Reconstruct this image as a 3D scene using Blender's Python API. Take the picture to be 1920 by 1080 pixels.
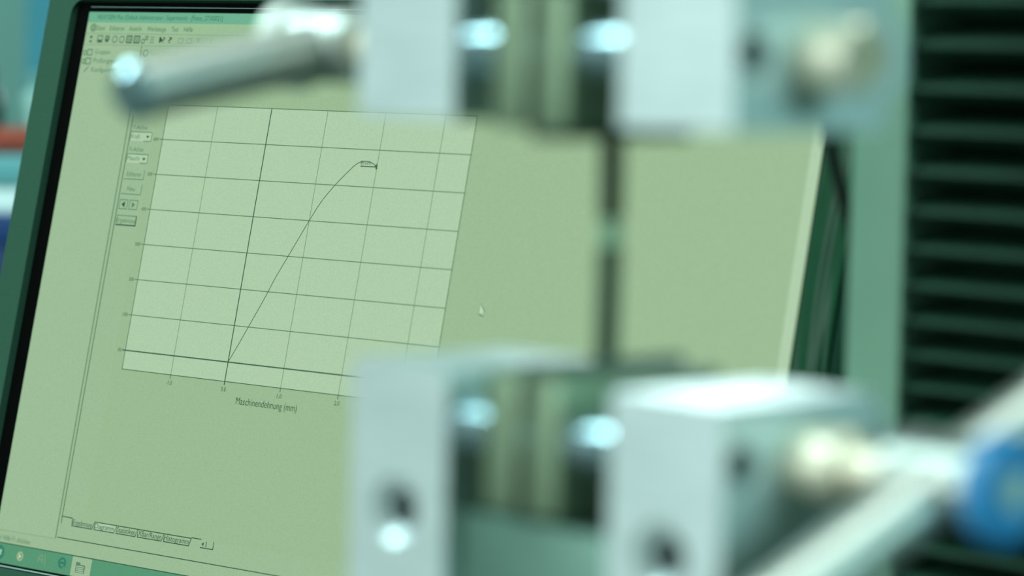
import bpy, bmesh, math, random
from mathutils import Vector, Matrix

random.seed(4)
S = bpy.context.scene
C = S.collection
for o in list(bpy.data.objects):
    bpy.data.objects.remove(o, do_unlink=True)

# ------------------------------------------------------------------ camera
FPX, CX, CY = 5600.0, 960.0, 540.0            # focal length in pixels of the 1920x1080 frame (105 mm)
PITCH, ROLL = math.radians(4.30), math.radians(1.40)
DESK = 0.75
CAMZ = 0.9852
_r0 = Vector((1, 0, 0)); _f = Vector((0, math.cos(PITCH), -math.sin(PITCH)))
_u0 = Vector((0, math.sin(PITCH), math.cos(PITCH)))
CR = _r0 * math.cos(ROLL) + _u0 * math.sin(ROLL)
CU = _u0 * math.cos(ROLL) - _r0 * math.sin(ROLL)
CP = Vector((0, 0, CAMZ))
cd = bpy.data.cameras.new('camera')
cam = bpy.data.objects.new('camera', cd); C.objects.link(cam)
m3 = Matrix((CR, CU, -_f)).transposed()
cam.matrix_world = Matrix.Translation(CP) @ m3.to_4x4()
cd.sensor_width = 36.0
cd.lens = 36.0 * FPX / 1920.0
cd.clip_start = 0.02; cd.clip_end = 50
cd.dof.use_dof = True
cd.dof.focus_distance = 1.032
cd.dof.aperture_fstop = 8.0
S.camera = cam


def dirv(x, y, z):
    """camera coordinates (right, down, forward) to a world vector"""
    return CR * x - CU * y + _f * z


def at(px, py, depth):
    return CP + dirv((px - CX) / FPX * depth, (py - CY) / FPX * depth, depth)


# ------------------------------------------------------------------ world, lights, exposure
S.view_settings.view_transform = 'Standard'
S.view_settings.look = 'None'
S.view_settings.gamma = 1.0
S.view_settings.use_curve_mapping = False
S.view_settings.exposure = 0.0
W = bpy.data.worlds.new('room_light'); S.world = W
W.use_nodes = True
bg = W.node_tree.nodes['Background']
bg.inputs[0].default_value = (0.16, 0.60, 0.38, 1)
bg.inputs[1].default_value = 0.10


def area(name, loc, target, sx, sy, power, col):
    l = bpy.data.lights.new(name, 'AREA'); l.shape = 'RECTANGLE'
    l.size = sx; l.size_y = sy; l.energy = power; l.color = col
    o = bpy.data.objects.new(name, l); C.objects.link(o)
    o.location = loc
    d = Vector(target) - Vector(loc)
    o.rotation_euler = d.to_track_quat('-Z', 'Y').to_euler()
    return o


area('ceiling_lamp_near', (0.20, 0.80, CAMZ + 1.5), (0.20, 0.80, CAMZ), 1.5, 0.16, 22, (0.84, 1.0, 0.95))
area('ceiling_lamp_left', (-1.45, 1.35, CAMZ + 1.5), (-1.45, 1.35, CAMZ), 0.7, 1.5, 60, (0.70, 1.0, 1.0))
area('grip_top_light', (0.52, 3.12, CAMZ + 0.40), (0.35, 0.6, CAMZ), 0.86, 0.70, 42, (0.80, 1.0, 1.0))  # light added at the back wall to whiten the lower grip's tops
area('window_daylight', (-2.3, -0.9, CAMZ + 0.55), (0.05, 0.65, CAMZ), 1.3, 1.3, 86, (0.81, 1.0, 0.97))
area('side_fill_light', (1.9, -0.9, CAMZ + 1.0), (0.05, 0.65, CAMZ), 1.5, 0.5, 54, (0.55, 1.0, 0.98))  # added fill that brightens the right-hand sides of the grip arms

# ------------------------------------------------------------------ materials


def lin(c):
    c = c / 255.0
    return c / 12.92 if c <= 0.04045 else ((c + 0.055) / 1.055) ** 2.4


def rgb(r, g, b):
    return (lin(r), lin(g), lin(b), 1)


MATS = {}


def mat(name, col, rough=0.5, metal=0.0, noise=0.0, nscale=80.0, bump=0.0, spec=0.5, stretch=None, rvar=0.0):
    if name in MATS:
        return MATS[name]
    m = bpy.data.materials.new(name); m.use_nodes = True
    nt = m.node_tree; p = nt.nodes['Principled BSDF']
    p.inputs['Base Color'].default_value = col
    p.inputs['Roughness'].default_value = rough
    p.inputs['Metallic'].default_value = metal
    p.inputs['Specular IOR Level'].default_value = spec
    if noise or bump or rvar:
        tc = nt.nodes.new('ShaderNodeTexCoord'); mp = nt.nodes.new('ShaderNodeMapping')
        nz = nt.nodes.new('ShaderNodeTexNoise')
        nz.inputs['Scale'].default_value = nscale; nz.inputs['Detail'].default_value = 4
        if stretch:
            mp.inputs['Scale'].default_value = stretch
        nt.links.new(tc.outputs['Object'], mp.inputs[0]); nt.links.new(mp.outputs[0], nz.inputs['Vector'])
        if noise:
            rp = nt.nodes.new('ShaderNodeValToRGB')
            rp.color_ramp.elements[0].position = 0.3; rp.color_ramp.elements[1].position = 0.7
            rp.color_ramp.elements[0].color = tuple(c * (1 - noise) for c in col[:3]) + (1,)
            rp.color_ramp.elements[1].color = tuple(min(1, c * (1 + noise)) for c in col[:3]) + (1,)
            nt.links.new(nz.outputs['Fac'], rp.inputs[0]); nt.links.new(rp.outputs[0], p.inputs['Base Color'])
        if rvar:
            mr = nt.nodes.new('ShaderNodeMapRange')
            mr.inputs[3].default_value = max(0.02, rough - rvar); mr.inputs[4].default_value = rough + rvar
            nt.links.new(nz.outputs['Fac'], mr.inputs[0]); nt.links.new(mr.outputs[0], p.inputs['Roughness'])
        if bump:
            bp = nt.nodes.new('ShaderNodeBump'); bp.inputs['Strength'].default_value = bump
            bp.inputs['Distance'].default_value = 0.001
            nt.links.new(nz.outputs['Fac'], bp.inputs['Height']); nt.links.new(bp.outputs[0], p.inputs['Normal'])
    MATS[name] = m
    return m


def emit(name, col, pixels=False):
    """a lit screen colour"""
    if name in MATS:
        return MATS[name]
    m = bpy.data.materials.new(name); m.use_nodes = True
    nt = m.node_tree; p = nt.nodes['Principled BSDF']
    p.inputs['Base Color'].default_value = (0.004, 0.006, 0.005, 1)
    p.inputs['Roughness'].default_value = 0.45
    p.inputs['Specular IOR Level'].default_value = 0.15
    p.inputs['Emission Color'].default_value = col
    p.inputs['Emission Strength'].default_value = 1.0
    if pixels:                                   # faint sparkle of the anti-glare surface
        tc = nt.nodes.new('ShaderNodeTexCoord'); nz = nt.nodes.new('ShaderNodeTexNoise')
        nz.inputs['Scale'].default_value = 2600; nz.inputs['Detail'].default_value = 2
        rp = nt.nodes.new('ShaderNodeValToRGB')
        rp.color_ramp.elements[0].position = 0.25; rp.color_ramp.elements[1].position = 0.75
        rp.color_ramp.elements[0].color = tuple(c * 0.9 for c in col[:3]) + (1,)
        rp.color_ramp.elements[1].color = tuple(c * 1.1 for c in col[:3]) + (1,)
        nt.links.new(tc.outputs['Object'], nz.inputs['Vector'])
        nt.links.new(nz.outputs['Fac'], rp.inputs[0]); nt.links.new(rp.outputs[0], p.inputs['Emission Color'])
    MATS[name] = m
    return m


M_ALU = mat('milled_aluminium', (0.70, 0.80, 0.80, 1), 0.33, 0.55, 0.04, 60, 0.05, stretch=(1, 1, 12), rvar=0.06)
M_STEEL = mat('polished_steel', (0.46, 0.63, 0.68, 1), 0.26, 0.9, rvar=0.05, nscale=200)
M_BRIDGE = mat('anodised_bridge', (0.095, 0.19, 0.15, 1), 0.5, 0.4, 0.06, 80)
M_PALECAP = mat('pale_cap', (0.75, 0.80, 0.74, 1), 0.4, 0.0, 0.04, 120)
M_BRASS = mat('pale_brass', (0.82, 0.74, 0.58, 1), 0.42, 0.7, 0.05, 90, rvar=0.06)
M_BAR = mat('satin_chrome_bar', (0.46, 0.49, 0.45, 1), 0.43, 0.88, rvar=0.05, nscale=150)
M_JAW = mat('grey_jaw_steel', (0.15, 0.21, 0.13, 1), 0.5, 0.45, 0.08, 120, 0.1)
M_INSERT = mat('blackened_insert_steel', (0.13, 0.17, 0.13, 1), 0.45, 0.5, 0.1, 200, 0.2)
M_HOLE = mat('dark_bolt_steel', (0.035, 0.05, 0.045, 1), 0.4, 0.6, 0.1, 150)
M_BLUE = mat('blue_plastic_cap', rgb(46, 124, 176), 0.35, 0.0, 0.05, 120)
M_CAPGREY = mat('grey_cap_disc', rgb(165, 185, 178), 0.45, 0.1, 0.05, 120)
M_COL = mat('column_paint', rgb(110, 148, 126), 0.55, 0.15, 0.03, 40, 0.05)
M_CASE = mat('machine_case_paint', rgb(18, 26, 23), 0.5, 0.0, 0.05, 60, 0.05)
M_BELLOW = mat('bellows_rubber', (0.006, 0.035, 0.019, 1), 0.6, 0.0, 0.15, 150, 0.15, spec=0.2)
M_BEZEL = mat('bezel_plastic', (0.012, 0.056, 0.032, 1), 0.6, 0.0, 0.08, 900, 0.12, spec=0.2)
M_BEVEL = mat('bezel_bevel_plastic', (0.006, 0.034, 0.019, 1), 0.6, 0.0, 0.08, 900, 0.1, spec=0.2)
M_BLACK = mat('black_panel_edge', (0.0006, 0.001, 0.0008, 1), 0.6, 0.0, 0.1, 300, spec=0.02)
M_LINE = mat('gasket_grey', (0.10, 0.17, 0.14, 1), 0.4, 0.0, 0.05, 200)
M_KEY = mat('key_black', (0.012, 0.016, 0.015, 1), 0.45, 0.0, 0.1, 300)
M_FILM = mat('dark_glossy_film', (0.007, 0.042, 0.019, 1), 0.4, 0.0, 0.1, 60, 0.1, spec=0.12)
M_CABLE = mat('black_cable_rubber', (0.006, 0.010, 0.008, 1), 0.6, 0.0, 0.1, 200, spec=0.2)
M_SPEC = mat('dark_rubber_strip', (0.014, 0.040, 0.022, 1), 0.6, 0.0, 0.12, 300, 0.1, spec=0.3)
M_SPECBAND = mat('pale_marker_band', (0.26, 0.42, 0.27, 1), 0.6, 0.0, 0.08, 300)
M_DESK = mat('bench_laminate', rgb(34, 46, 40), 0.7, 0.0, 0.08, 30, 0.03, spec=0.2)
M_LEG = mat('bench_leg_steel', rgb(90, 100, 98), 0.4, 0.6, 0.05, 40)
M_WALL = mat('painted_wall', rgb(92, 134, 126), 0.8, 0.0, 0.04, 12, 0.05)
M_FLOOR = mat('vinyl_floor', rgb(90, 105, 98), 0.5, 0.0, 0.1, 18, 0.03)

# ------------------------------------------------------------------ object helpers


def empty(name, loc, rz=0.0):
    o = bpy.data.objects.new(name, None); C.objects.link(o)
    o.empty_display_size = 0.02
    o.matrix_world = Matrix.Translation(Vector(loc)) @ Matrix.Rotation(rz, 4, 'Z')
    return o


ROOTM = {}


def tag(o, label, cat, group=None):
    o['label'] = label; o['category'] = cat
    if group:
        o['group'] = group
    return o


def obj(name, bm, material, parent=None, smooth=True, angle=35):
    """bm is in world coordinates; the object keeps its thing's frame"""
    me = bpy.data.meshes.new(name)
    bmesh.ops.recalc_face_normals(bm, faces=bm.faces)
    bm.to_mesh(me); bm.free()
    o = bpy.data.objects.new(name, me); C.objects.link(o)
    me.materials.append(material)
    if parent is not None:
        root = parent
        while root.parent:
            root = root.parent
        M = ROOTM[root.name]
        me.transform(M.inverted())
        o.parent = parent
    if smooth:
        for p in me.polygons:
            p.use_smooth = True
        me.set_sharp_from_angle(angle=math.radians(angle))
    return o


def thing(name, label, cat, loc, rz=0.0, group=None):
    o = empty(name, loc, rz); ROOTM[o.name] = o.matrix_world.copy()
    return tag(o, label, cat, group)


def frame(origin, ex, ey, ez):
    m = Matrix((ex, ey, ez)).transposed().to_4x4()
    m.translation = origin
    return m


def box(bm, lo, hi, M=None, bevel=0.0, seg=2):
    r = bmesh.ops.create_cube(bm, size=1.0)
    vs = r['verts']
    for v in vs:
        v.co = Vector(((lo[i] + hi[i]) / 2 + v.co[i] * (hi[i] - lo[i]) for i in range(3)))
    if bevel:
        es = list({e for v in vs for e in v.link_edges})
        rb = bmesh.ops.bevel(bm, geom=es, offset=bevel, segments=seg, profile=0.5, affect='EDGES')
        vs = list({v for f in rb['faces'] for v in f.verts} | {v for v in vs if v.is_valid})
        seen = set(vs); st = list(vs)
        while st:
            v = st.pop()
            for e in v.link_edges:
                w = e.other_vert(v)
                if w not in seen:
                    seen.add(w); st.append(w)
        vs = list(seen)
    if M is not None:
        bmesh.ops.transform(bm, matrix=M, verts=vs)
    return vs


def lathe(bm, prof, M, n=40):
    """profile of (radius, along x) revolved round the local x axis of M"""
    rings = []
    for r, x in prof:
        if r < 1e-6:
            rings.append([bm.verts.new(M @ Vector((x, 0, 0)))])
        else:
            rings.append([bm.verts.new(M @ Vector((x, r * math.cos(2 * math.pi * k / n), r * math.sin(2 * math.pi * k / n)))) for k in range(n)])
    for A, B in zip(rings, rings[1:]):
        for k in range(n):
            k2 = (k + 1) % n
            if len(A) == 1 and len(B) == 1:
                continue
            if len(A) == 1:
                bm.faces.new((A[0], B[k], B[k2]))
            elif len(B) == 1:
                bm.faces.new((A[k2], A[k], B[0]))
            else:
                bm.faces.new((A[k2], A[k], B[k], B[k2]))


def rod_prof(r, x0, x1, ch):
    return [(0, x0), (r - ch, x0), (r, x0 + ch), (r, x1 - ch), (r - ch, x1), (0, x1)]


def prism(bm, pts, M, x0, x1):
    """polygon of local (y, z) points extruded along local x"""
    A = [bm.verts.new(M @ Vector((x0, y, z))) for y, z in pts]
    B = [bm.verts.new(M @ Vector((x1, y, z))) for y, z in pts]
    n = len(pts)
    bm.faces.new(A); bm.faces.new(B[::-1])
    for k in range(n):
        bm.faces.new((A[k], B[k], B[(k + 1) % n], A[(k + 1) % n]))


def tube(bm, pts, r, n=10):
    P = [Vector(p) for p in pts]
    rings = []
    up = Vector((0.3, 0.2, 1)).normalized()
    for i, p in enumerate(P):
        t = (P[min(i + 1, len(P) - 1)] - P[max(i - 1, 0)]).normalized()
        s = t.cross(up)
        if s.length < 1e-3:
            s = t.cross(Vector((1, 0, 0)))
        s.normalize(); w = t.cross(s).normalized()
        rings.append([bm.verts.new(p + (s * math.cos(2 * math.pi * k / n) + w * math.sin(2 * math.pi * k / n)) * r) for k in range(n)])
    for A, B in zip(rings, rings[1:]):
        for k in range(n):
            bm.faces.new((A[k], A[(k + 1) % n], B[(k + 1) % n], B[k]))
    bm.faces.new(rings[0][::-1]); bm.faces.new(rings[-1])


def spline(ctrl, steps=12):
    P = [Vector(c) for c in ctrl]
    P = [P[0] * 2 - P[1]] + P + [P[-1] * 2 - P[-2]]
    out = []
    for i in range(1, len(P) - 2):
        for s in range(steps):
            t = s / steps
            a, b, c, d = P[i - 1:i + 3]
            out.append(0.5 * ((2 * b) + (c - a) * t + (2 * a - 5 * b + 4 * c - d) * t * t + (3 * b - 3 * c + d - a) * t ** 3))
    out.append(P[-2])
    return out


def cut(o, tools):
    """subtract tool bmeshes (world coordinates) from the mesh of o"""
    root = o
    while root.parent:
        root = root.parent
    inv = ROOTM[root.name].inverted()
    tmp = []
    for k, bm in enumerate(tools):
        me = bpy.data.meshes.new('t')
        bmesh.ops.recalc_face_normals(bm, faces=bm.faces)
        bm.to_mesh(me); bm.free(); me.transform(inv)
        t = bpy.data.objects.new('t', me); C.objects.link(t)
        t.matrix_world = ROOTM[root.name]
        md = o.modifiers.new('b%d' % k, 'BOOLEAN'); md.object = t; md.operation = 'DIFFERENCE'; md.solver = 'EXACT'
        tmp.append(t)
    bpy.context.view_layer.update()
    dg = bpy.context.evaluated_depsgraph_get()
    me = bpy.data.meshes.new_from_object(o.evaluated_get(dg))
    o.modifiers.clear()
    old = o.data; nm = old.name; o.data = me
    bpy.data.meshes.remove(old); me.name = nm
    for t in tmp:
        d = t.data; bpy.data.objects.remove(t); bpy.data.meshes.remove(d)
    for p in me.polygons:
        p.use_smooth = True
    me.set_sharp_from_angle(angle=math.radians(35))


def struct(name, bm, m):
    o = obj(name, bm, m, smooth=False); o['kind'] = 'structure'
    return o


# ------------------------------------------------------------------ the room
bm = bmesh.new(); box(bm, (-3.0, -2.0, -0.05), (3.0, 3.2, 0.0)); struct('floor', bm, M_FLOOR)
bm = bmesh.new(); box(bm, (-3.0, 3.2, 0.0), (3.0, 3.3, 2.9)); struct('wall_back', bm, M_WALL)


WX0, WX1, WZ0, WZ1 = 0.04, 1.0, CAMZ, CAMZ + 0.80  # unseen window, added to frame the light for the grip tops
bm = bmesh.new()
for lo, hi in (((WX0, 3.10, WZ0), (WX0 + 0.04, 3.2, WZ1)), ((WX1 - 0.04, 3.10, WZ0), (WX1, 3.2, WZ1)),
               ((WX0 + 0.04, 3.10, WZ0), (WX1 - 0.04, 3.2, WZ0 + 0.04)), ((WX0 + 0.04, 3.10, WZ1 - 0.04), (WX1 - 0.04, 3.2, WZ1))):
    box(bm, lo, hi)
w1 = struct('added_window', bm, mat('window_frame_paint', rgb(190, 205, 200), 0.5, 0.0, 0.03, 40))
ROOTM['added_window'] = Matrix.Identity(4)
bm = bmesh.new(); box(bm, (WX0 + 0.03, 3.17, WZ0 + 0.03), (WX1 - 0.03, 3.18, WZ1 - 0.03))
obj('added_pane', bm, emit('added_pane_glow', (0.62, 0.86, 0.86, 1)), w1, smooth=False)  # glowing sheet added to fill the unseen frame


def bench(name, label, x0, x1, y0, y1, z):
    t = thing(name, label, 'table', ((x0 + x1) / 2, (y0 + y1) / 2, 0))
    bm = bmesh.new(); box(bm, (x0, y0, z - 0.03), (x1, y1, z), bevel=0.003); obj('bench_top', bm, M_DESK, t)
    for sx in (x0 + 0.06, x1 - 0.06):
        for sy in (y0 + 0.06, y1 - 0.06):
            bm = bmesh.new(); box(bm, (sx - 0.02, sy - 0.02, 0), (sx + 0.02, sy + 0.02, z - 0.03), bevel=0.003)
            obj('leg', bm, M_LEG, t)
    return t


bench('lab_bench', 'laminate lab bench carrying the laptop and the testing machine', -0.75, 0.95, 0.42, 1.45, DESK)

# ------------------------------------------------------------------ laptop
UNIT = 0.0267                                   # one chart division across, in metres
VH = 0.0267 * 0.48015                           # one chart division up
eU = dirv(0.7714, 0.0665, -0.6329); eU.z = 0; eU.normalize()
eV = dirv(0.1616, -0.9824, 0.0937); eV = (eV - eU * eV.dot(eU)).normalized()
eN = eU.cross(eV).normalized()
O = CP + dirv(-3.67213 * UNIT, 0.96069 * UNIT, 38.6848 * UNIT)
LM = frame(O, eU, eV, eN)                       # local x = screen right, y = screen up, z = out of the screen


def sp(u, v, d=0.0):
    return LM @ Vector((u * UNIT, v * VH, d))


U0, U1, V0, V1 = -3.82, 8.62, -6.41, 9.64       # lit area
eH = Vector((eN.x, eN.y, 0)).normalized()       # out of the screen, level
hinge = sp((U0 + U1) / 2, V0 - 1.75, -0.006)
rzl = math.atan2(eU.y, eU.x)
base_c = hinge + eH * 0.128
lap = thing('laptop', 'open laptop with dark grey-green lid frame showing a force curve on its lit screen', 'laptop',
            (base_c.x, base_c.y, DESK), rzl)


def rr(u0, u1, v0, v1, r, n=6):
    """rounded rectangle in metres"""
    x0, x1, y0, y1 = u0, u1, v0, v1
    out = []
    for cx, cy, a0 in ((x1 - r, y1 - r, 0), (x0 + r, y1 - r, 90), (x0 + r, y0 + r, 180), (x1 - r, y0 + r, 270)):
        for k in range(n + 1):
            a = math.radians(a0 + 90 * k / n)
            out.append((cx + r * math.cos(a), cy + r * math.sin(a)))
    return out


def loft(bm, loops, M, cap0=False, cap1=False):
    R = [[bm.verts.new(M @ Vector((x, y, z))) for x, y in pts] for pts, z in loops]
    n = len(R[0])
    for A, B in zip(R, R[1:]):
        for k in range(n):
            bm.faces.new((A[k], A[(k + 1) % n], B[(k + 1) % n], B[k]))
    if cap0:
        bm.faces.new(R[0][::-1])
    if cap1:
        bm.faces.new(R[-1])


ax0, ax1, ay0, ay1 = U0 * UNIT, U1 * UNIT, V0 * VH, V1 * VH
gl, gr, gt, gb = 0.0064, 0.0018, 0.0036, 0.0014   # black rim left, right, top, bottom
fw = 0.0138                                      # flat frame width
bx0, bx1, by0, by1 = ax0 - gl, ax1 + gr, ay0 - gb, ay1 + gt
PR = 0.0022                                      # how far the frame stands proud of the screen
# lid shell (frame front + back)
bv = 0.0014
bm = bmesh.new()
i0 = rr(bx0 - bv, bx1 + bv * 0.4, by0 - bv * 0.4, by1 + bv * 0.5, 0.006)
o0 = rr(bx0 - bv - fw + 0.001, bx1 + bv + fw - 0.001, by0 - 0.0165, by1 + fw + 0.002, 0.011)
o1 = rr(bx0 - bv - fw, bx1 + bv + fw, by0 - 0.0175, by1 + fw + 0.003, 0.012)
loft(bm, [(i0, PR), (o0, PR), (o1, PR - 0.0012), (o1, -0.008), (o0, -0.0095)], LM, cap1=True)
lid = obj('lid_frame', bm, M_BEZEL, lap)
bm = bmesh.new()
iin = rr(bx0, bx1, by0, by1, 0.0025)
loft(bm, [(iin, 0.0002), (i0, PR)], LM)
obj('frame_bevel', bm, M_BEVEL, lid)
# black rim round the panel and its gasket line
bm = bmesh.new()
ra = rr(ax0 - 0.0003, ax1 + 0.0003, ay0 - 0.0003, ay1 + 0.0003, 0.0002)
rb_ = rr(bx0 - 0.001, bx1 + 0.001, by0 - 0.001, by1 + 0.001, 0.003)
loft(bm, [(ra, 0.0001), (rb_, 0.0001)], LM)
obj('panel_rim', bm, M_BLACK, lap)
for nm, (x0, x1, y0, y1) in {'gasket': (ax0 + 0.001, ax1, ay1 + 0.0016, ay1 + 0.0019)}.items():
    bm = bmesh.new(); box(bm, (x0, y0, 0.0002), (x1, y1, 0.0006), LM); obj(nm, bm, M_LINE, lap)
bm = bmesh.new(); box(bm, (ax0, ay0 - 0.0012, 0.0002), (ax1, ay0 - 0.0008, 0.0010), LM)
obj('gasket', bm, mat('bright_gasket', (0.30, 0.44, 0.38, 1), 0.3, 0.2, 0.05, 200), lap)
# small light window on the top frame
bm = bmesh.new(); loft(bm, [(rr(-3.42 * UNIT, -3.12 * UNIT, 9.985 * VH, 10.16 * VH, 0.0008), PR - 0.001),
                            (rr(-3.42 * UNIT, -3.12 * UNIT, 9.985 * VH, 10.16 * VH, 0.0008), PR + 0.0004)], LM, cap1=True)
obj('status_window', bm, mat('pale_window_plastic', rgb(170, 215, 195), 0.3, 0.0, 0.03, 100), lid)
# display panel
bm = bmesh.new(); box(bm, (ax0, ay0, -0.004), (ax1, ay1, 0.0), LM)
E_GREY = emit('screen_grey', rgb(150, 182, 141), True)
E_PANE = emit('screen_pane', rgb(153, 185, 147), True)
E_WHITE = emit('screen_white', rgb(170, 200, 164), True)
E_FORM = emit('screen_form', rgb(151, 183, 144), True)
E_TITLE = emit('screen_title_bar', rgb(104, 172, 138), True)
E_MENU = emit('screen_menu_bar', rgb(150, 186, 144), True)
E_TASK = emit('screen_task_bar', rgb(82, 146, 110), True)
E_INK = emit('screen_ink', rgb(40, 78, 54))
E_TITLEINK = emit('screen_title_ink', rgb(48, 112, 86))
E_SOFT = emit('screen_soft_ink', rgb(84, 126, 94))
E_FAINT = emit('screen_faint_ink', rgb(120, 156, 124))
E_GRID = emit('screen_grid', rgb(92, 132, 98))
E_AXIS = emit('screen_axis', rgb(50, 92, 62))
E_LIGHT = emit('screen_highlight', rgb(182, 212, 176))
E_PINK = emit('screen_warm', rgb(166, 178, 136))
E_TEAL = emit('screen_teal', rgb(40, 120, 100))
disp = obj('display', bm, E_GREY, lap, smooth=False)
LAY = [0]


def rect(bm, u0, u1, v0, v1, d):
    vs = [bm.verts.new(sp(u, v, d)) for u, v in ((u0, v0), (u1, v0), (u1, v1), (u0, v1))]
    bm.faces.new(vs)


def field(name, rects, m, d=0.00008):
    for r in rects:
        bm = bmesh.new(); rect(bm, *r, d)
        obj(name, bm, m, disp, smooth=False)


PXU = 0.0098                                     # a screen pixel in u, and in v
PXV = PXU / 0.48


def strokes(name, segs, w, m, d=0.0002):
    """strokes that follow on from one another become one mark, separate ones a mark each"""
    runs = []
    for p, q in segs:
        if runs and max(abs(runs[-1][-1][1][0] - p[0]), abs(runs[-1][-1][1][1] - p[1])) < 1e-6:
            runs[-1].append((p, q))
        else:
            runs.append([(p, q)])
    for run in runs:
        P = [run[0][0]] + [q for _, q in run]
        P = [Vector((u, v * 0.48015)) for u, v in P]
        closed = len(P) > 3 and (P[0] - P[-1]).length < 1e-6
        if closed:
            P.pop()
        n = len(P); L, Rr = [], []
        bm = bmesh.new()
        for i, p in enumerate(P):
            a = P[i - 1] if (i or closed) else None
            b = P[(i + 1) % n] if (i < n - 1 or closed) else None
            t1 = (p - a).normalized() if a is not None else None
            t2 = (b - p).normalized() if b is not None else None
            t = ((t1 or t2) + (t2 or t1))
            if t.length < 1e-6:
                t = t1.copy()
            t.normalize()
            k = 1.0 / max(0.5, abs(t.dot(t1 or t2)))
            nn = Vector((-t.y, t.x)) * (w / 2 * k)
            L.append(bm.verts.new(sp((p + nn).x, (p + nn).y / 0.48015, d)))
            Rr.append(bm.verts.new(sp((p - nn).x, (p - nn).y / 0.48015, d)))
        for i in range(n if closed else n - 1):
            j = (i + 1) % n
            bm.faces.new((L[i], Rr[i], Rr[j], L[j]))
        obj(name, bm, m, disp, smooth=False)


def outline(u0, u1, v0, v1):
    return [((u0, v0), (u1, v0)), ((u1, v0), (u1, v1)), ((u1, v1), (u0, v1)), ((u0, v1), (u0, v0))]


def text(name, items, m, d=0.00025, bold=0.0):
    """items: (string, u0, u1, baseline v, capital height in v), one mesh"""
    for s, u0, u1, vb, ch in items:
        bm = bmesh.new()
        cu = bpy.data.curves.new('t', 'FONT'); cu.body = s; cu.size = 1.0; cu.resolution_u = 3; cu.offset = bold
        o = bpy.data.objects.new('t', cu); C.objects.link(o)
        bpy.context.view_layer.update()
        me = o.to_mesh()
        xs = [v.co.x for v in me.vertices]
        x0, x1 = min(xs), max(xs)
        vm = []
        for v in me.vertices:
            u = u0 + (v.co.x - x0) / (x1 - x0) * (u1 - u0)
            vm.append(bm.verts.new(sp(u, vb + v.co.y / 0.72 * ch, d)))
        for p in me.polygons:
            try:
                bm.faces.new([vm[k] for k in p.vertices])
            except ValueError:
                pass
        o.to_mesh_clear(); bpy.data.objects.remove(o); bpy.data.curves.remove(cu)
        obj(name, bm, m, disp, smooth=False)


# window surfaces
field('title_bar', [(U0, U1, 9.33, V1)], E_TITLE)
field('menu_bar', [(U0, U1, 9.01, 9.33)], E_MENU)
field('tool_bar', [(U0, U1, 8.68, 9.01)], E_FORM)
field('tree_pane', [(U0, -2.66, -5.47, 8.66)], E_PANE)
field('form_pane', [(-2.57, -2.13, -4.82, 8.3)], E_FORM)
field('window_margin', [(-2.62, U1, -5.85, -4.83), (U0, -2.62, -5.85, -5.5), (-2.57, U1, 8.3, 8.66)], E_FORM)
field('scroll_bar', [(8.47, U1, -4.83, 8.66)], E_WHITE)
field('task_bar', [(U0, U1, V0, -5.84)], E_TASK)
field('chart_area', [(-1.93, 3.51, -0.53, 7.0)], E_WHITE)
strokes('bar_lines', [((U0, 9.01), (U1, 9.01)), ((U0, 8.67), (U1, 8.67)), ((U0, -5.49), (-2.65, -5.47))], 0.007, E_FAINT)
strokes('pane_lines', [((-2.65, 8.66), (-2.65, 6.6)), ((-2.65, 6.6), (-2.63, -5.46))], 0.016, E_SOFT)
strokes('window_lines', [((-2.575, 6.67), (-2.575, -4.82)), ((-2.575, -4.82), (-2.57, -5.02)),
                         ((-2.575, -4.82), (-2.37, -4.83)), ((-0.11, -4.81), (0.07, -4.81)), ((-2.6, -5.42), (U1, -5.42)),
                         ((U0, -5.84), (U1, -5.84))], 0.012, E_INK)
# chart
grid = [((u, -0.53), (u, 7.0)) for u in (-1, 1, 2, 3)]
strokes('chart_grid', grid, 0.0085, E_GRID)
strokes('chart_rows', [((-1.99, v), (3.51, v)) for v in (1, 2, 3, 4, 5, 6, 7)], 0.0105, emit('screen_row', rgb(76, 116, 82)))
strokes('chart_axes', [((-1.99, 0), (3.51, 0)), ((0, -0.63), (0, 7.0))], 0.017, E_AXIS, 0.00022)
strokes('chart_border', [((-1.93, -0.53), (3.51, -0.53)), ((-1.93, -0.53), (-1.93, 7.0)), ((3.51, -0.53), (3.51, 7.0))]
        + [((u, -0.53), (u, -0.64)) for u in (-1, 1, 2, 3)], 0.0105, E_AXIS, 0.00022)
cp = [(0, 0.0), (0.135, 0.52), (0.27, 1.07), (0.47, 1.89), (0.58, 2.39), (0.74, 3.0), (1.0, 4.0), (1.16, 4.55), (1.35, 5.02),
      (1.54, 5.41), (1.65, 5.6), (1.76, 5.68), (1.89, 5.66), (1.99, 5.57)]
sm = [(p.x, p.y) for p in spline([(u, v, 0) for u, v in cp], 6)]
strokes('force_curve', list(zip(sm, sm[1:])), 0.0105, E_INK, 0.00024)
strokes('break_mark', [((1.72, 5.55), (1.99, 5.55)), ((1.965, 5.6), (2.01, 5.5)), ((1.99, 5.64), (1.99, 5.48)), ((1.97, 5.57), (2.01, 5.57))], 0.014, E_INK, 0.00024)
text('chart_text', [('Bruch', 1.72, 1.89, 5.6, 0.1)]
     + [(s, -2.1 if len(s) == 3 else -2.07, -2.005, v - 0.05, 0.1) for s, v in (('600', 6), ('500', 5), ('400', 4), ('300', 3), ('200', 2), ('100', 1), ('00', 0))]
     + [('-1,0', -1.06, -0.95, -0.80, 0.12), ('0,0', -0.04, 0.045, -0.80, 0.12), ('1,0', 0.96, 1.045, -0.80, 0.12), ('2,0', 1.955, 2.045, -0.80, 0.12), ('3,0', 2.955, 3.045, -0.80, 0.12)], E_INK)
text('axis_title', [('Maschinendehnung (mm)', 0.26, 1.34, -1.10, 0.2)], E_INK)
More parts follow.
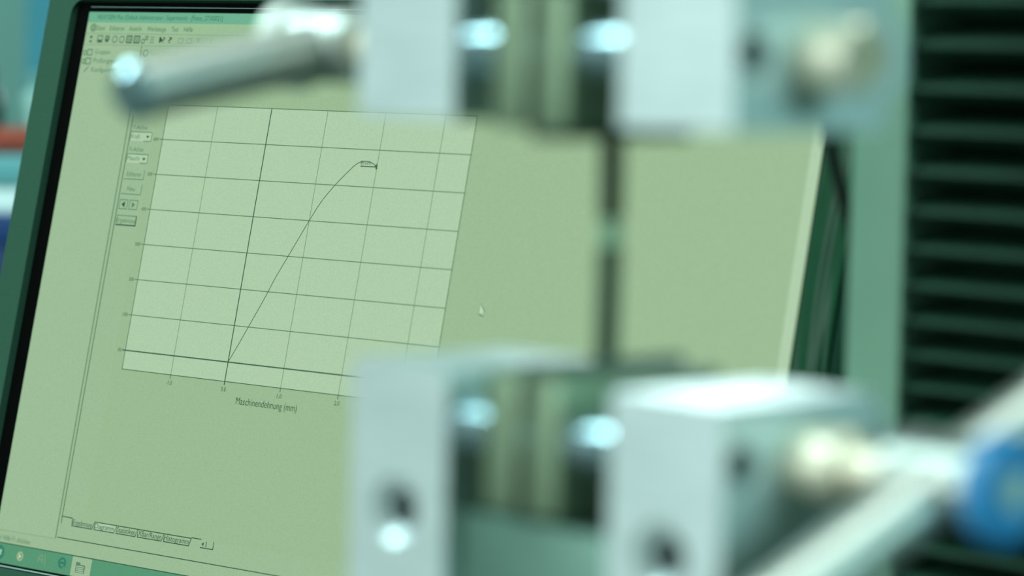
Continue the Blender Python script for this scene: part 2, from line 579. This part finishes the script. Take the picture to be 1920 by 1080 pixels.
# title, menus, tree
text('title_text', [('NEXYGEN Plus (Default Administrator - Supervisors) - [Fotos_27102021]', -3.63, -1.19, 9.425, 0.14)], E_TITLEINK)
mu = lambda px: -3.61 + (px - 182) / 95.2
text('menu_text', [(s, mu(a), mu(b), 9.095, 0.14) for s, a, b in (('Datei', 182, 198), ('Editieren', 207, 235), ('Ansicht', 244, 268),
                                                               ('Werkzeuge', 278, 313), ('Test', 323, 336), ('Hilfe', 346, 362))], E_TITLEINK)
text('tree_text', [('Gruppen', -3.56, -3.25, 8.40, 0.14), ('Prüfungsvorlagen', -3.56, -2.84, 8.14, 0.14), ('Konfiguration', -3.57, -3.05, 7.87, 0.14)], E_SOFT)
text('document_title', [('Fotos_27102021', -2.46, -1.9, 8.38, 0.13)], E_FAINT)
ring = lambda cu, cv, r, n=14: [((cu + r * math.cos(2 * math.pi * k / n), cv + r / 0.48 * math.sin(2 * math.pi * k / n)),
                                 (cu + r * math.cos(2 * math.pi * (k + 1) / n), cv + r / 0.48 * math.sin(2 * math.pi * (k + 1) / n))) for k in range(n)]
strokes('tree_icons', outline(-3.71, -3.62, 8.36, 8.52) + outline(-3.72, -3.62, 8.10, 8.27) + [((-3.72, 7.86), (-3.64, 8.02))]
        + ring(-3.76, 8.43, 0.03) + ring(-3.76, 8.17, 0.03) + ring(-3.68, 9.17, 0.05) + ring(-3.68, 9.17, 0.025) + ring(-2.55, 8.45, 0.045), 0.016, E_SOFT)
tu = lambda px: -3.68 + (px - 172) / 95.8
strokes('toolbar_boxes', outline(tu(240), tu(249), 8.75, 8.94) + outline(tu(254), tu(264), 8.75, 8.94), 0.017, E_INK)
strokes('toolbar_icons', outline(tu(184), tu(193), 8.75, 8.94) + ring(tu(202), 8.83, 0.035) + outline(tu(199), tu(206), 8.84, 8.93)
        + ring(tu(217), 8.84, 0.045) + ring(tu(230.5), 8.84, 0.045) + ring(tu(244.7), 8.84, 0.02) + ring(tu(259), 8.84, 0.022)
        + outline(tu(275), tu(279), 8.85, 8.94) + ring(tu(271), 8.80, 0.03), 0.016, E_SOFT)
field('toolbar_marks', [(tu(169), tu(173), 8.86, 8.93), (tu(169), tu(173), 8.74, 8.79), (tu(185), tu(192), 8.75, 8.82), (tu(200), tu(205), 8.76, 8.83)]
      + [(tu(285 + 3.5 * i), tu(286.7 + 3.5 * i), 8.75 + 0.075 * j, 8.785 + 0.075 * j) for i in range(2) for j in range(3)], E_INK, 0.0002)
text('toolbar_help', [('?', tu(307), tu(312), 8.76, 0.18), ('?', tu(318), tu(325), 8.76, 0.18)], E_INK)
strokes('help_arrow', [((tu(302), 8.93), (tu(302), 8.76)), ((tu(302), 8.93), (tu(307), 8.82)), ((tu(302), 8.79), (tu(306), 8.82)), ((tu(303), 8.88), (tu(304.5), 8.81))], 0.02, E_INK)
strokes('toolbar_faint', outline(tu(337), tu(345), 8.76, 8.9) + outline(tu(353), tu(361), 8.76, 8.9) + [((tu(370), 8.9), (tu(376), 8.9)), ((tu(376), 8.9), (tu(373), 8.8)), ((tu(373), 8.8), (tu(370), 8.9)), ((tu(396), 8.74), (tu(398), 8.92))], 0.012, E_FAINT)
# form at the left of the chart
field('form_boxes', [(-2.56, -2.15, 5.92, 6.18), (-2.56, -2.15, 5.29, 5.54)], E_WHITE, 0.00012)
strokes('form_lines', [((-2.56, 6.18), (-2.15, 6.18)), ((-2.56, 6.18), (-2.56, 5.92)), ((-2.56, 5.54), (-2.15, 5.54)), ((-2.56, 5.54), (-2.56, 5.29)),
                       ((-2.15, 6.18), (-2.15, 5.92)), ((-2.29, 5.92), (-2.15, 5.92)), ((-2.15, 5.54), (-2.15, 5.29)), ((-2.29, 5.29), (-2.15, 5.29)),
                       ((-2.545, 4.82), (-2.165, 4.82)), ((-2.165, 4.82), (-2.165, 5.1)), ((-2.545, 4.39), (-2.165, 4.39)), ((-2.165, 4.39), (-2.165, 4.68))]
        + outline(-2.54, -2.385, 3.96, 4.22) + outline(-2.345, -2.19, 3.96, 4.22) + outline(-2.545, -2.165, 3.5, 3.77), 0.011, E_SOFT)
strokes('form_button_edge', [((-2.545, 3.5), (-2.165, 3.5)), ((-2.165, 3.5), (-2.165, 3.77))], 0.018, E_INK, 0.00024)
text('form_text', [('Y-Achse', -2.54, -2.26, 6.26, 0.13), ('Kraft', -2.54, -2.37, 5.99, 0.13), ('X-Achse', -2.54, -2.26, 5.62, 0.13), ('Maschi', -2.54, -2.31, 5.36, 0.13),
                   ('Editieren', -2.50, -2.22, 4.90, 0.14), ('Neu', -2.44, -2.29, 4.48, 0.14), ('Ergebnisse', -2.535, -2.175, 3.57, 0.14)], E_SOFT)


def tri(name, tris, m, d=0.00024):
    for t in tris:
        bm = bmesh.new()
        bm.faces.new([bm.verts.new(sp(u, v, d)) for u, v in t])
        obj(name, bm, m, disp, smooth=False)


tri('form_arrows', [((-2.255, 6.08), (-2.185, 6.08), (-2.22, 6.00)), ((-2.255, 5.44), (-2.185, 5.44), (-2.22, 5.36)),
                    ((-2.50, 4.09), (-2.435, 4.18), (-2.435, 4.00)), ((0.09, -4.93), (0.125, -4.87), (0.125, -4.99))], E_INK)
tri('form_arrow_grey', [((-2.235, 4.09), (-2.295, 4.18), (-2.295, 4.00))], E_SOFT)
# tabs
tb = lambda px: -2.37 + (px - 137) * 0.010135
edges = [137, 179.5, 221.5, 261.5, 310, 360]
field('tab_active', [(tb(181), tb(221), -5.03, -4.83)], E_WHITE, 0.00012)
strokes('tab_outlines', sum([[((tb(a), -4.83), (tb(a) + 0.012, -5.04)), ((tb(a) + 0.012, -5.04), (tb(b) - 0.03, -5.04)), ((tb(b) - 0.03, -5.04), (tb(b), -4.83))] for a, b in zip(edges, edges[1:])], [])
        + [((tb(180), -4.83), (tb(360), -4.83)), ((0.07, -5.03), (0.3, -5.03)), ((0.3, -5.03), (0.3, -4.83)), ((0.17, -4.85), (0.17, -5.0))], 0.0125, E_INK)
text('tab_text', [(s, tb(a) + 0.02, tb(b) - 0.035, -5.0, 0.15) for s, a, b in zip(('Ergebnisse', 'Diagramm', 'Statistiken', 'XBar/Range', 'Histogramm'), edges, edges[1:])], E_INK)
text('status_text', [('Für Hilfe F1 drücken', -3.79, -3.11, -5.76, 0.15)], E_SOFT)
# task bar icons
strokes('start_orb', ring(-3.68, -6.12, 0.085) + ring(-3.68, -6.12, 0.05), 0.028, E_TEAL)
field('start_flag', [(-3.72, -3.685, -6.11, -6.03), (-3.675, -3.64, -6.11, -6.03), (-3.72, -3.685, -6.2, -6.125), (-3.675, -3.64, -6.2, -6.125)], E_LIGHT, 0.0002)
strokes('player_ring', ring(-3.26, -6.13, 0.055), 0.02, E_PINK)
tri('player_arrow', [((-3.285, -6.04), (-3.285, -6.22), (-3.225, -6.13))], E_LIGHT)
strokes('tray_icon', [((-2.9, -6.2), (-2.88, -6.05)), ((-2.88, -6.05), (-2.83, -5.98)), ((-2.83, -5.98), (-2.8, -6.2)), ((-2.87, -6.12), (-2.82, -6.12)), ((-2.77, -5.95), (-2.75, -6.27))], 0.016, E_FAINT)
strokes('browser_icon', ring(-2.42, -6.10, 0.062)[:11] + ring(-2.42, -6.10, 0.062)[12:] + [((-2.48, -6.10), (-2.36, -6.10))], 0.03, E_TEAL)
field('task_button', [(-2.235, -1.86, V0 + 0.01, -5.86)], E_FORM, 0.00012)
field('folder_icon', [(-2.15, -1.97, -6.29, -6.06), (-2.15, -2.07, -6.06, -6.0)], E_SOFT, 0.00018)
field('folder_lines', [(-2.135, -1.99, -6.12 - 0.05 * k, -6.10 - 0.05 * k) for k in range(4)], E_LIGHT, 0.00022)
# pointer
tri('pointer', [((4.05, 2.2), (4.05, 1.93), (4.13, 2.0)), ((4.075, 2.0), (4.10, 1.99), (4.12, 1.88))], E_LIGHT)
strokes('pointer_edge', [((4.05, 2.2), (4.05, 1.93)), ((4.05, 1.93), (4.13, 1.88)), ((4.05, 2.2), (4.14, 2.0))], 0.014, E_SOFT)

# hinges and base
for u in (-2.2, 7.0):
    bm = bmesh.new(); p = sp(u, V0 - 1.75, -0.006)
    lathe(bm, rod_prof(0.007, -0.03, 0.03, 0.001), frame(p, eU, eH, Vector((0, 0, 1))), 24)
    obj('hinge', bm, M_BEVEL, lap)
BM = frame(Vector((base_c.x, base_c.y, DESK)), eU, -eH, Vector((0, 0, 1)))
bw = (bx1 - bx0) / 2 + bv + fw
BT = hinge.z - 0.007 - DESK                      # top of the base above the bench
bm = bmesh.new(); box(bm, (-bw, -0.122, 0.004), (bw, 0.125, BT), BM, 0.004, 3); basep = obj('base', bm, M_BEZEL, lap)
for sx in (-1, 1):
    for sy in (-0.105, 0.1):
        bm = bmesh.new(); box(bm, (sx * (bw - 0.03) - 0.008, sy - 0.004, 0), (sx * (bw - 0.03) + 0.008, sy + 0.004, 0.0045), BM); obj('foot', bm, M_KEY, basep)
for r in range(6):
    for k in range(15):
        w = 0.0155; x = -0.138 + k * 0.0185; y = 0.092 - r * 0.0185
        if r == 5 and 4 <= k <= 8:
            if k > 4:
                continue
            bm = bmesh.new(); box(bm, (x, y, BT - 0.0005), (x + 4 * 0.0185 + w, y + w, BT + 0.0025), BM)
        else:
            bm = bmesh.new(); box(bm, (x, y, BT - 0.0005), (x + w, y + w, BT + 0.0025), BM)
        obj('key', bm, M_KEY, basep, smooth=False)
bm = bmesh.new(); box(bm, (-0.045, -0.105, BT - 0.0005), (0.045, -0.05, BT + 0.0006), BM); obj('touchpad', bm, M_BEVEL, basep)

# wrinkled dark film on the right of the lid frame
bm = bmesh.new()
nu, nv = 22, 44
gridv = []
for j in range(nv + 1):
    row = []
    for i in range(nu + 1):
        s, t = i / nu, j / nv
        x = bx1 + 0.0007 + s * (bv + fw - 0.0012)
        y = (0.4 + t * 8.2) * VH
        q = s + 0.55 * math.sin(2.2 * t + 0.4) - 0.35 * t
        z = PR + 0.0006 + 0.0011 * (1 + math.sin(9.5 * q + 2.5 * t)) * (1 - 0.75 * t) * s ** 0.6 + 0.0005 * (1 + math.sin(21 * q - 5 * t)) * (1 - t) * s
        row.append(bm.verts.new(LM @ Vector((x, y, z))))
    gridv.append(row)
for j in range(nv):
    for i in range(nu):
        bm.faces.new((gridv[j][i], gridv[j][i + 1], gridv[j + 1][i + 1], gridv[j + 1][i]))
film = obj('protective_film', bm, M_FILM, lap, angle=80)
film['label'] = 'dark wrinkled glossy film on the frame'

# ------------------------------------------------------------------ testing machine frame of reference
GA = math.radians(45.7)
ga = Vector((math.cos(GA), -math.sin(GA), 0))    # along the clamping screws, towards the camera's right
gb_ = Vector((math.sin(GA), math.cos(GA), 0))    # away, towards the machine column
gz = Vector((0, 0, 1))
PU = at(1148, 232, 0.57)                         # bottom plane of the upper grip, on the pull axis
_l = at(1136, 706, 0.57)
PL = Vector((PU.x, PU.y, _l.z))                  # top plane of the lower grip
rzg = -GA
SC = 0.877                                       # the grips' drawing dimensions to metres
TA, DA, HA, SA = 0.0315, 0.0480, 0.068, 0.0405   # arm thickness, depth, height, centre offset
ZS = 0.0140                                      # screw below the arm end
YR = 0.0185                                      # guide rods either side of the screw


def arm_poly(sz, ZS):
    """side outline of an arm, local y and z, z measured from its free end (into the grip)"""
    d = DA / 2
    pts = [(-d, 0.0), (d, 0.0)]
    R = 0.0112
    half = math.acos((0.0052) / R)
    for k in range(9):
        a = half - 2 * half * k / 8
        pts.append((d - 0.0052 + R * math.cos(a), ZS - R * math.sin(a)))
    pts += [(d, HA), (-d, HA)]
    return [(y, -sz * z) for y, z in pts]


def make_grip(name, label, P, sz, screw_side, group):
    """sz=+1: jaws open upwards (lower grip); sz=-1: hanging (upper grip)"""
    zb = -sz * 0.105 * SC
    ZS = 0.0124 if sz > 0 else 0.0156
    t = thing(name, label, 'clamp', P + gz * (zb if sz > 0 else 0.0), rzg, group)
    F = frame(P, ga, gb_, gz) @ Matrix.Scale(SC, 4)
    # yoke bridge between the arms
    bm = bmesh.new()
    z0, z1 = sorted((-sz * 0.031, -sz * HA))
    box(bm, (-SA + TA / 2 - 0.0002, -DA / 2 + 0.004, z0), (SA - TA / 2 + 0.0002, DA / 2 - 0.002, z1), F, 0.0012)
    obj('bridge', bm, M_BRIDGE, t)
    # shank and locking ring
    bm = bmesh.new()
    Z = Matrix.Rotation(math.radians(90), 4, 'Y')
    FZ = F @ Matrix.Translation((0, 0, -sz * HA)) @ Matrix.Rotation(math.radians(90 * sz), 4, 'Y')
    lathe(bm, rod_prof(0.010, -0.002, 0.105 - HA, 0.001), FZ, 32); obj('shank', bm, M_STEEL, t)
    bm = bmesh.new()
    lathe(bm, rod_prof(0.021, 0.002, 0.014, 0.001), FZ, 40); obj('locking_ring', bm, M_ALU, t)
    zs = -sz * ZS
    for s in (-1, 1):
        bm = bmesh.new()
        prism(bm, arm_poly(sz, ZS), F, s * SA - TA / 2, s * SA + TA / 2)
        es = [e for e in bm.edges if len(e.link_faces) == 2 and e.calc_face_angle(0) > 0.6]
        bmesh.ops.bevel(bm, geom=es, offset=0.0016, segments=3, profile=0.5, affect='EDGES')
        arm = obj('arm', bm, M_ALU, t)
        tools = []
        b2 = bmesh.new(); FY = F @ Matrix.Translation((s * SA - 0.001, -DA / 2, -sz * (0.0328 if sz > 0 else 0.0360))) @ Matrix.Rotation(math.radians(90), 4, 'Z')
        lathe(b2, [(0, -0.004), (0.0074, -0.004), (0.0074, 0.0), (0.0046, 0.0030), (0.0046, 0.010), (0, 0.010)], FY, 32); tools.append(b2)
        for y in (-YR, YR):
            b2 = bmesh.new()
            FX = F @ Matrix.Translation((s * (SA + TA / 2), y, zs)) @ Matrix.Rotation(0 if s > 0 else math.pi, 4, 'Z')
            lathe(b2, [(0, -0.007), (0.0044, -0.007), (0.0044, 0.001), (0, 0.001)], FX, 24); tools.append(b2)
        cut(arm, tools)
        bm = bmesh.new(); lathe(bm, [(0, 0.0098), (0.0044, 0.0098), (0.0044, 0.0065), (0.0036, 0.0058), (0.0020, 0.0058), (0.0020, 0.0082), (0, 0.0082)], FY, 6 * 4)
        obj('bolt', bm, M_HOLE, arm)
        for y in (-YR, YR):
            FX = F @ Matrix.Translation((s * (SA + TA / 2), y, zs)) @ Matrix.Rotation(0 if s > 0 else math.pi, 4, 'Z')
            bm = bmesh.new(); lathe(bm, [(0, -0.0069), (0.0042, -0.0069), (0.0042, -0.0050), (0, -0.0050)], FX, 24)
            obj('rod_end', bm, M_HOLE, arm)
    # guide rods
    for y in (-YR, YR):
        bm = bmesh.new()
        lathe(bm, rod_prof(0.0056, -SA + TA / 2 - 0.0005, SA - TA / 2 + 0.0005, 0.0002), F @ Matrix.Translation((0, y, zs)), 32)
        obj('guide_rod', bm, M_STEEL, t)
    # jaws, each with a blackened insert plate
    for s in (-1, 1):
        bm = bmesh.new()
        x0, x1 = sorted((s * 0.0016, s * 0.0112))
        z0, z1 = sorted((sz * 0.0012, -sz * 0.0285))
        box(bm, (x0, -DA / 2 - 0.0015, z0), (x1, DA / 2 + 0.0015, z1), F, 0.0008)
        j = obj('jaw', bm, M_JAW, t)
        bm = bmesh.new()
        x0, x1 = sorted((s * 0.0007, s * 0.0017))
        n = 14; z0, z1 = sz * 0.0034, -sz * 0.025
        pts = [(x1 if s > 0 else x0, z0), (x1 if s > 0 else x0, z1)]
        tip = x0 if s > 0 else x1
        for k in range(n + 1):
            z = z1 + (z0 - z1) * k / n
            pts.append((tip + (s * 0.0002 if k % 2 else 0), z))
        FJ = F @ Matrix(((0, 1, 0, 0), (1, 0, 0, 0), (0, 0, 1, 0), (0, 0, 0, 1)))
        prism(bm, pts, FJ, -DA / 2 + 0.0005, DA / 2 - 0.0005)
        obj('jaw_insert', bm, M_INSERT, j)
    # jaw spindles to the arms, brass bushings, screw, hub, T-bar, end cap
    for s in (-1, 1):
        Fs = F @ Matrix.Translation((0, 0, zs)) @ (Matrix.Identity(4) if s > 0 else Matrix.Rotation(math.pi, 4, 'Z'))
        bm = bmesh.new(); lathe(bm, rod_prof(0.0055, 0.0110, SA - TA / 2 + 0.0005, 0.0003), Fs, 32); obj('spindle', bm, M_STEEL, t)
        X = SA + TA / 2
        bm = bmesh.new(); lathe(bm, [(0, X - 0.0004), (0.0073, X - 0.0004), (0.0073, X + 0.0134), (0.0065, X + 0.0144), (0.0030, X + 0.0144), (0.0030, X + 0.0110), (0, X + 0.0110)], Fs, 40)
        obj('bushing', bm, M_BRASS, t)
    s = screw_side[0]; alpha = screw_side[1]
    Fs = F @ Matrix.Translation((0, 0, zs)) @ (Matrix.Identity(4) if s > 0 else Matrix.Rotation(math.pi, 4, 'Z'))
    X = SA + TA / 2
    bm = bmesh.new(); lathe(bm, rod_prof(0.0050, X + 0.0105, X + 0.031, 0.0004), Fs, 32); obj('clamping_screw', bm, M_BRASS, t)
    bm = bmesh.new(); lathe(bm, rod_prof(0.0088, X + 0.0255, X + 0.0485, 0.0012), Fs, 40); hub = obj('hub', bm, M_BAR, t)
    # the T-bar runs square to the screw through the hub
    fb = F @ Matrix.Translation((s * (X + 0.0375), 0, zs))
    dloc = Vector((0, -math.cos(alpha), -math.sin(alpha)))
    ex = dloc; ey = Vector((1, 0, 0)); ez = ex.cross(ey)
    FB = fb @ frame(Vector((0, 0, 0)), ex, ey, ez)
    bm = bmesh.new(); lathe(bm, rod_prof(0.0067, -0.060, 0.060, 0.0004), FB, 36); bar = obj('handle_bar', bm, M_BAR, t)
    for e in (-1, 1):
        bm = bmesh.new(); lathe(bm, [(0, e * 0.0595), (0.0067, e * 0.0595), (0.0067, e * 0.0606), (0.0044, e * 0.0630), (0, e * 0.0630)], FB, 36)
        obj('bar_tip', bm, M_STEEL, bar)
    bm = bmesh.new(); lathe(bm, rod_prof(0.0108, X + 0.0483, X + 0.0540, 0.0008), Fs, 44); cap = obj('end_cap', bm, M_BLUE if sz > 0 else M_PALECAP, t)
    cap['label'] = 'blue plastic end cap' if sz > 0 else 'pale end cap'
    bm = bmesh.new(); lathe(bm, [(0, X + 0.0539), (0.0040, X + 0.0539), (0.0040, X + 0.0545), (0, X + 0.0545)], Fs, 32); obj('cap_disc', bm, M_CAPGREY, cap)
    return t


make_grip('screw_grip', 'lower aluminium screw grip with blue capped crossbar handle, standing under the dark test strip', PL, 1, (1, math.radians(22)), 'screw grips holding the test strip')
make_grip('screw_grip', 'upper aluminium screw grip hanging above the dark test strip, crossbar handle before the screen', PU, -1, (-1, math.radians(11)), 'screw grips holding the test strip')

# test strip clamped in both grips
F = frame(PL, ga, gb_, gz)
gap = PU.z - PL.z
ts = thing('test_strip', 'narrow dark rubber test strip with pale band clamped upright between the two grips', 'sample', PL - gz * 0.018, rzg)
HW, TH = 0.0026, 0.0006


def strip_part(name, z0, z1, hw, m, wide0=False, wide1=False):
    bm = bmesh.new()
    zs_ = [z0 + (z1 - z0) * k / 10 for k in range(11)]
    rows = []
    for z in zs_:
        x = 0.0003 * math.sin(z * 60)
        rows.append([bm.verts.new(F @ Vector((x + a * TH, b * hw, z))) for a, b in ((-1, -1), (1, -1), (1, 1), (-1, 1))])
    for A, B in zip(rows, rows[1:]):
        for k in range(4):
            bm.faces.new((A[k], A[(k + 1) % 4], B[(k + 1) % 4], B[k]))
    bm.faces.new(rows[0][::-1]); bm.faces.new(rows[-1])
    obj(name, bm, m, ts, angle=30)


zmid = gap * 0.567
strip_part('strip_half', -0.018, zmid - 0.0026, HW, M_SPEC)
strip_part('marker_band', zmid - 0.0026, zmid + 0.0026, HW * 0.85, M_SPECBAND)
strip_part('strip_half', zmid + 0.0026, gap + 0.018, HW, M_SPEC)

# ------------------------------------------------------------------ machine: base, column, bellows, crosshead
BASEZ = PL.z - 0.105 * SC
mc = PL + gb_ * 0.12
mach = thing('testing_machine', 'upright tensile testing machine with pale column and black pleated bellows', 'machine',
             (mc.x, mc.y, DESK), rzg)
MF = frame(Vector((PL.x, PL.y, 0)), ga, gb_, gz)
BD = 0.154                                       # column face behind the pull axis
bm = bmesh.new(); box(bm, (-0.068, -0.050, DESK + 0.006), (0.068, 0.28, BASEZ), MF, 0.006, 3); obj('base_housing', bm, M_CASE, mach)
for sx in (-0.052, 0.052):
    for sy in (-0.035, 0.26):
        bm = bmesh.new(); lathe(bm, rod_prof(0.010, 0, 0.0065, 0.001), MF @ Matrix.Translation((sx, sy, DESK)) @ Matrix.Rotation(math.radians(-90), 4, 'Y'), 20)
        obj('foot', bm, M_KEY, mach)
TOPZ = PU.z + 0.42
for s in (-1, 1):
    bm = bmesh.new()
    x0, x1 = sorted((s * 0.0505, s * 0.0676))
    box(bm, (x0, BD, BASEZ), (x1, BD + 0.11, TOPZ), MF, 0.0016)
    obj('column_flange', bm, M_COL, mach)
bm = bmesh.new(); box(bm, (-0.051, BD + 0.06, BASEZ), (0.051, BD + 0.11, TOPZ), MF); obj('column_back', bm, M_CASE, mach)
bm = bmesh.new(); box(bm, (-0.075, BD - 0.005, TOPZ), (0.075, BD + 0.12, TOPZ + 0.04), MF, 0.003); obj('column_cap', bm, M_CASE, mach)
# crosshead with load cell
XZ = PU.z + 0.150
bm = bmesh.new(); box(bm, (-0.044, -0.035, XZ), (0.044, BD + 0.055, XZ + 0.055), MF, 0.003); obj('crosshead', bm, M_COL, mach)
bm = bmesh.new(); lathe(bm, rod_prof(0.026, 0, XZ - PU.z - 0.105 * SC + 0.0005, 0.001), MF @ Matrix.Translation((0, 0, PU.z + 0.105 * SC - 0.0003)) @ Matrix.Rotation(math.radians(-90), 4, 'Y'), 40)
obj('load_cell', bm, M_STEEL, mach)
# bellows below the crosshead: ridges closer together lower down
zref = at(1800, 75, 0.70).z
zlow = at(1800, 720, 0.70).z
z = XZ - 0.002
folds = []                                       # (height, depth behind the column face)
while z > BASEZ + 0.012:
    k = min(1, max(0, (zref - z) / (zref - zlow)))
    p = 0.0105 + (0.0077 - 0.0105) * k
    folds += [(z, 0.022), (z - p * 0.22, 0.0035), (z - p * 0.30, 0.0012), (z - p * 0.44, 0.0002), (z - p * 0.60, 0.0018), (z - p * 0.70, 0.0050)]
    z -= p
folds.append((z, 0.022))
bm = bmesh.new()
rows = []
for z, dep in folds:
    y = BD + dep
    xw = 0.0503 - min(dep, 0.005)
    prof = [(-xw, BD + 0.060), (-xw, y + 0.002), (-xw + 0.002, y), (xw - 0.002, y), (xw, y + 0.002), (xw, BD + 0.060)]
    rows.append([bm.verts.new(MF @ Vector((a, b, z))) for a, b in prof])
for A, B in zip(rows, rows[1:]):
    for k in range(5):
        bm.faces.new((A[k], A[k + 1], B[k + 1], B[k]))
obj('bellows', bm, M_BELLOW, mach, angle=50)

# cable hanging beside the column
pts = [at(1500, -60, 0.735), at(1528, 120, 0.738), at(1560, 285, 0.742), at(1582, 375, 0.746), at(1600, 455, 0.752), at(1612, 560, 0.762), at(1618, 760, 0.77), at(1612, 1000, 0.77)]
end = pts[-1].copy()
pts += [Vector((end.x, end.y, DESK + 0.03)), Vector((end.x, end.y + 0.03, DESK + 0.0016))]
p0 = MF @ Vector((-0.0455, 0.06, XZ + 0.03))
pts = [p0, p0 - ga * 0.012 + gz * 0.002] + pts
bm = bmesh.new(); tube(bm, spline(pts, 8), 0.0016, 10)
tag(obj('cable', bm, M_CABLE), 'thin black cable hanging down beside the pale machine column', 'cable')

# ------------------------------------------------------------------ far bench with boxes and bottles
FZ0 = at(10, 462, 2.0).z - 0.10
bench('side_bench', 'laminate side bench along the wall behind the laptop', -1.6, 0.0, 1.80, 2.55, FZ0)


def lidded_box(name, label, cat, x0, x1, y0, y1, z0, z1, mbody, mlid, lidh):
    t = thing(name, label, cat, ((x0 + x1) / 2, (y0 + y1) / 2, z0))
    bm = bmesh.new(); box(bm, (x0, y0, z0), (x1, y1, z1 - lidh), bevel=0.003); obj('body', bm, mbody, t)
    bm = bmesh.new(); box(bm, (x0 - 0.003, y0 - 0.003, z1 - lidh), (x1 + 0.003, y1 + 0.003, z1), bevel=0.002); obj('lid', bm, mlid, t)
    return t


za, zb2, zc = at(10, 402, 2.0).z, at(10, 300, 2.0).z, at(10, 254, 2.0).z
xr = at(60, 380, 2.0).x
lidded_box('storage_box', 'dark blue storage box on the side bench under the white case', 'box', xr - 0.33, xr + 0.02, 2.0, 2.28, FZ0, za,
           mat('navy_plastic', rgb(14, 40, 84), 0.45, 0, 0.06, 60), mat('navy_lid', rgb(20, 52, 100), 0.4, 0, 0.06, 60), 0.02)
lidded_box('instrument_case', 'white and cyan instrument case stacked on the dark blue box', 'case', xr - 0.32, xr + 0.01, 2.003, 2.26, za, zb2,
           mat('white_case', rgb(205, 225, 225), 0.4, 0, 0.03, 60), mat('cyan_lid', rgb(88, 146, 150), 0.4, 0, 0.04, 60), 0.018)
tr = thing('tool_roll', 'orange red fabric roll lying on the white instrument case', 'roll', ((xr - 0.11), 2.09, zb2))
FR = frame(Vector((xr - 0.11, 2.09, zb2 + 0.0095)), Vector((0.94, 0.34, 0)), Vector((-0.34, 0.94, 0)), gz)
bm = bmesh.new(); lathe(bm, [(0, -0.10), (0.006, -0.10), (0.0095, -0.097), (0.0095, 0.097), (0.006, 0.10), (0, 0.10)], FR, 28)
obj('roll_body', bm, mat('orange_red_fabric', rgb(138, 58, 40), 0.8, 0, 0.12, 90, 0.2), tr)
bm = bmesh.new(); lathe(bm, [(0.0096, -0.012), (0.0102, -0.012), (0.0102, 0.012), (0.0096, 0.012)], FR, 28)
obj('roll_strap', bm, mat('dark_strap', rgb(50, 40, 40), 0.7, 0, 0.1, 90), tr)


def bottle(label, x, y, z, r, h, m, mc_):
    t = thing('bottle', label, 'bottle', (x, y, z))
    FBt = Matrix.Translation((x, y, z)) @ Matrix.Rotation(math.radians(-90), 4, 'Y')
    bm = bmesh.new(); lathe(bm, [(0, 0), (r * 0.92, 0), (r, r * 0.1), (r, h * 0.62), (r * 0.8, h * 0.72), (r * 0.42, h * 0.8), (r * 0.42, h * 0.86), (0, h * 0.86)], FBt, 32); obj('body', bm, m, t)
    bm = bmesh.new(); lathe(bm, [(0, h * 0.845), (r * 0.5, h * 0.845), (r * 0.5, h * 0.99), (r * 0.44, h), (0, h)], FBt, 28); obj('cap', bm, mc_, t)


pb = at(4, 240, 2.19)
bottle('dark green bottle standing on the instrument case behind the red roll', pb.x - 0.012, 2.19, zb2, 0.014, 0.060,
       mat('dark_bottle', rgb(12, 38, 30), 0.3, 0, 0.05, 60), mat('dark_cap', rgb(10, 20, 18), 0.4, 0, 0.05, 60))
bottle('pale milky bottle standing on the instrument case beside the dark bottle', pb.x + 0.022, 2.215, zb2, 0.013, 0.058,
       mat('milky_bottle', rgb(112, 150, 142), 0.4, 0, 0.04, 60), mat('milky_cap', rgb(84, 130, 126), 0.4, 0, 0.04, 60))
xb = at(52, 100, 2.30).x
bz = FZ0
t = thing('ring_binder', 'tall blue ring binder standing at the back of the side bench', 'binder', (xb + 0.03, 2.42, bz))
MB_ = mat('blue_binder_card', rgb(26, 108, 122), 0.5, 0, 0.05, 40)
for dx in (0.0, 0.062):
    bm = bmesh.new(); box(bm, (xb + dx, 2.30, bz), (xb + dx + 0.003, 2.54, bz + 0.31)); obj('cover', bm, MB_, t)
bm = bmesh.new(); box(bm, (xb + 0.0028, 2.30, bz), (xb + 0.0622, 2.303, bz + 0.31)); sp_ = obj('spine', bm, MB_, t)
bm = bmesh.new(); box(bm, (xb + 0.006, 2.32, bz + 0.004), (xb + 0.05, 2.53, bz + 0.30)); obj('paper_block', bm, mat('paper', rgb(200, 215, 205), 0.8, 0, 0.03, 60), t)
bm = bmesh.new(); lathe(bm, [(0.008, 0), (0.012, 0), (0.012, 0.0015), (0.008, 0.0015), (0.008, 0)], frame(Vector((xb + 0.0325, 2.30, bz + 0.06)), Vector((0, -1, 0)), Vector((1, 0, 0)), gz), 24)
obj('finger_ring', bm, M_STEEL, sp_)
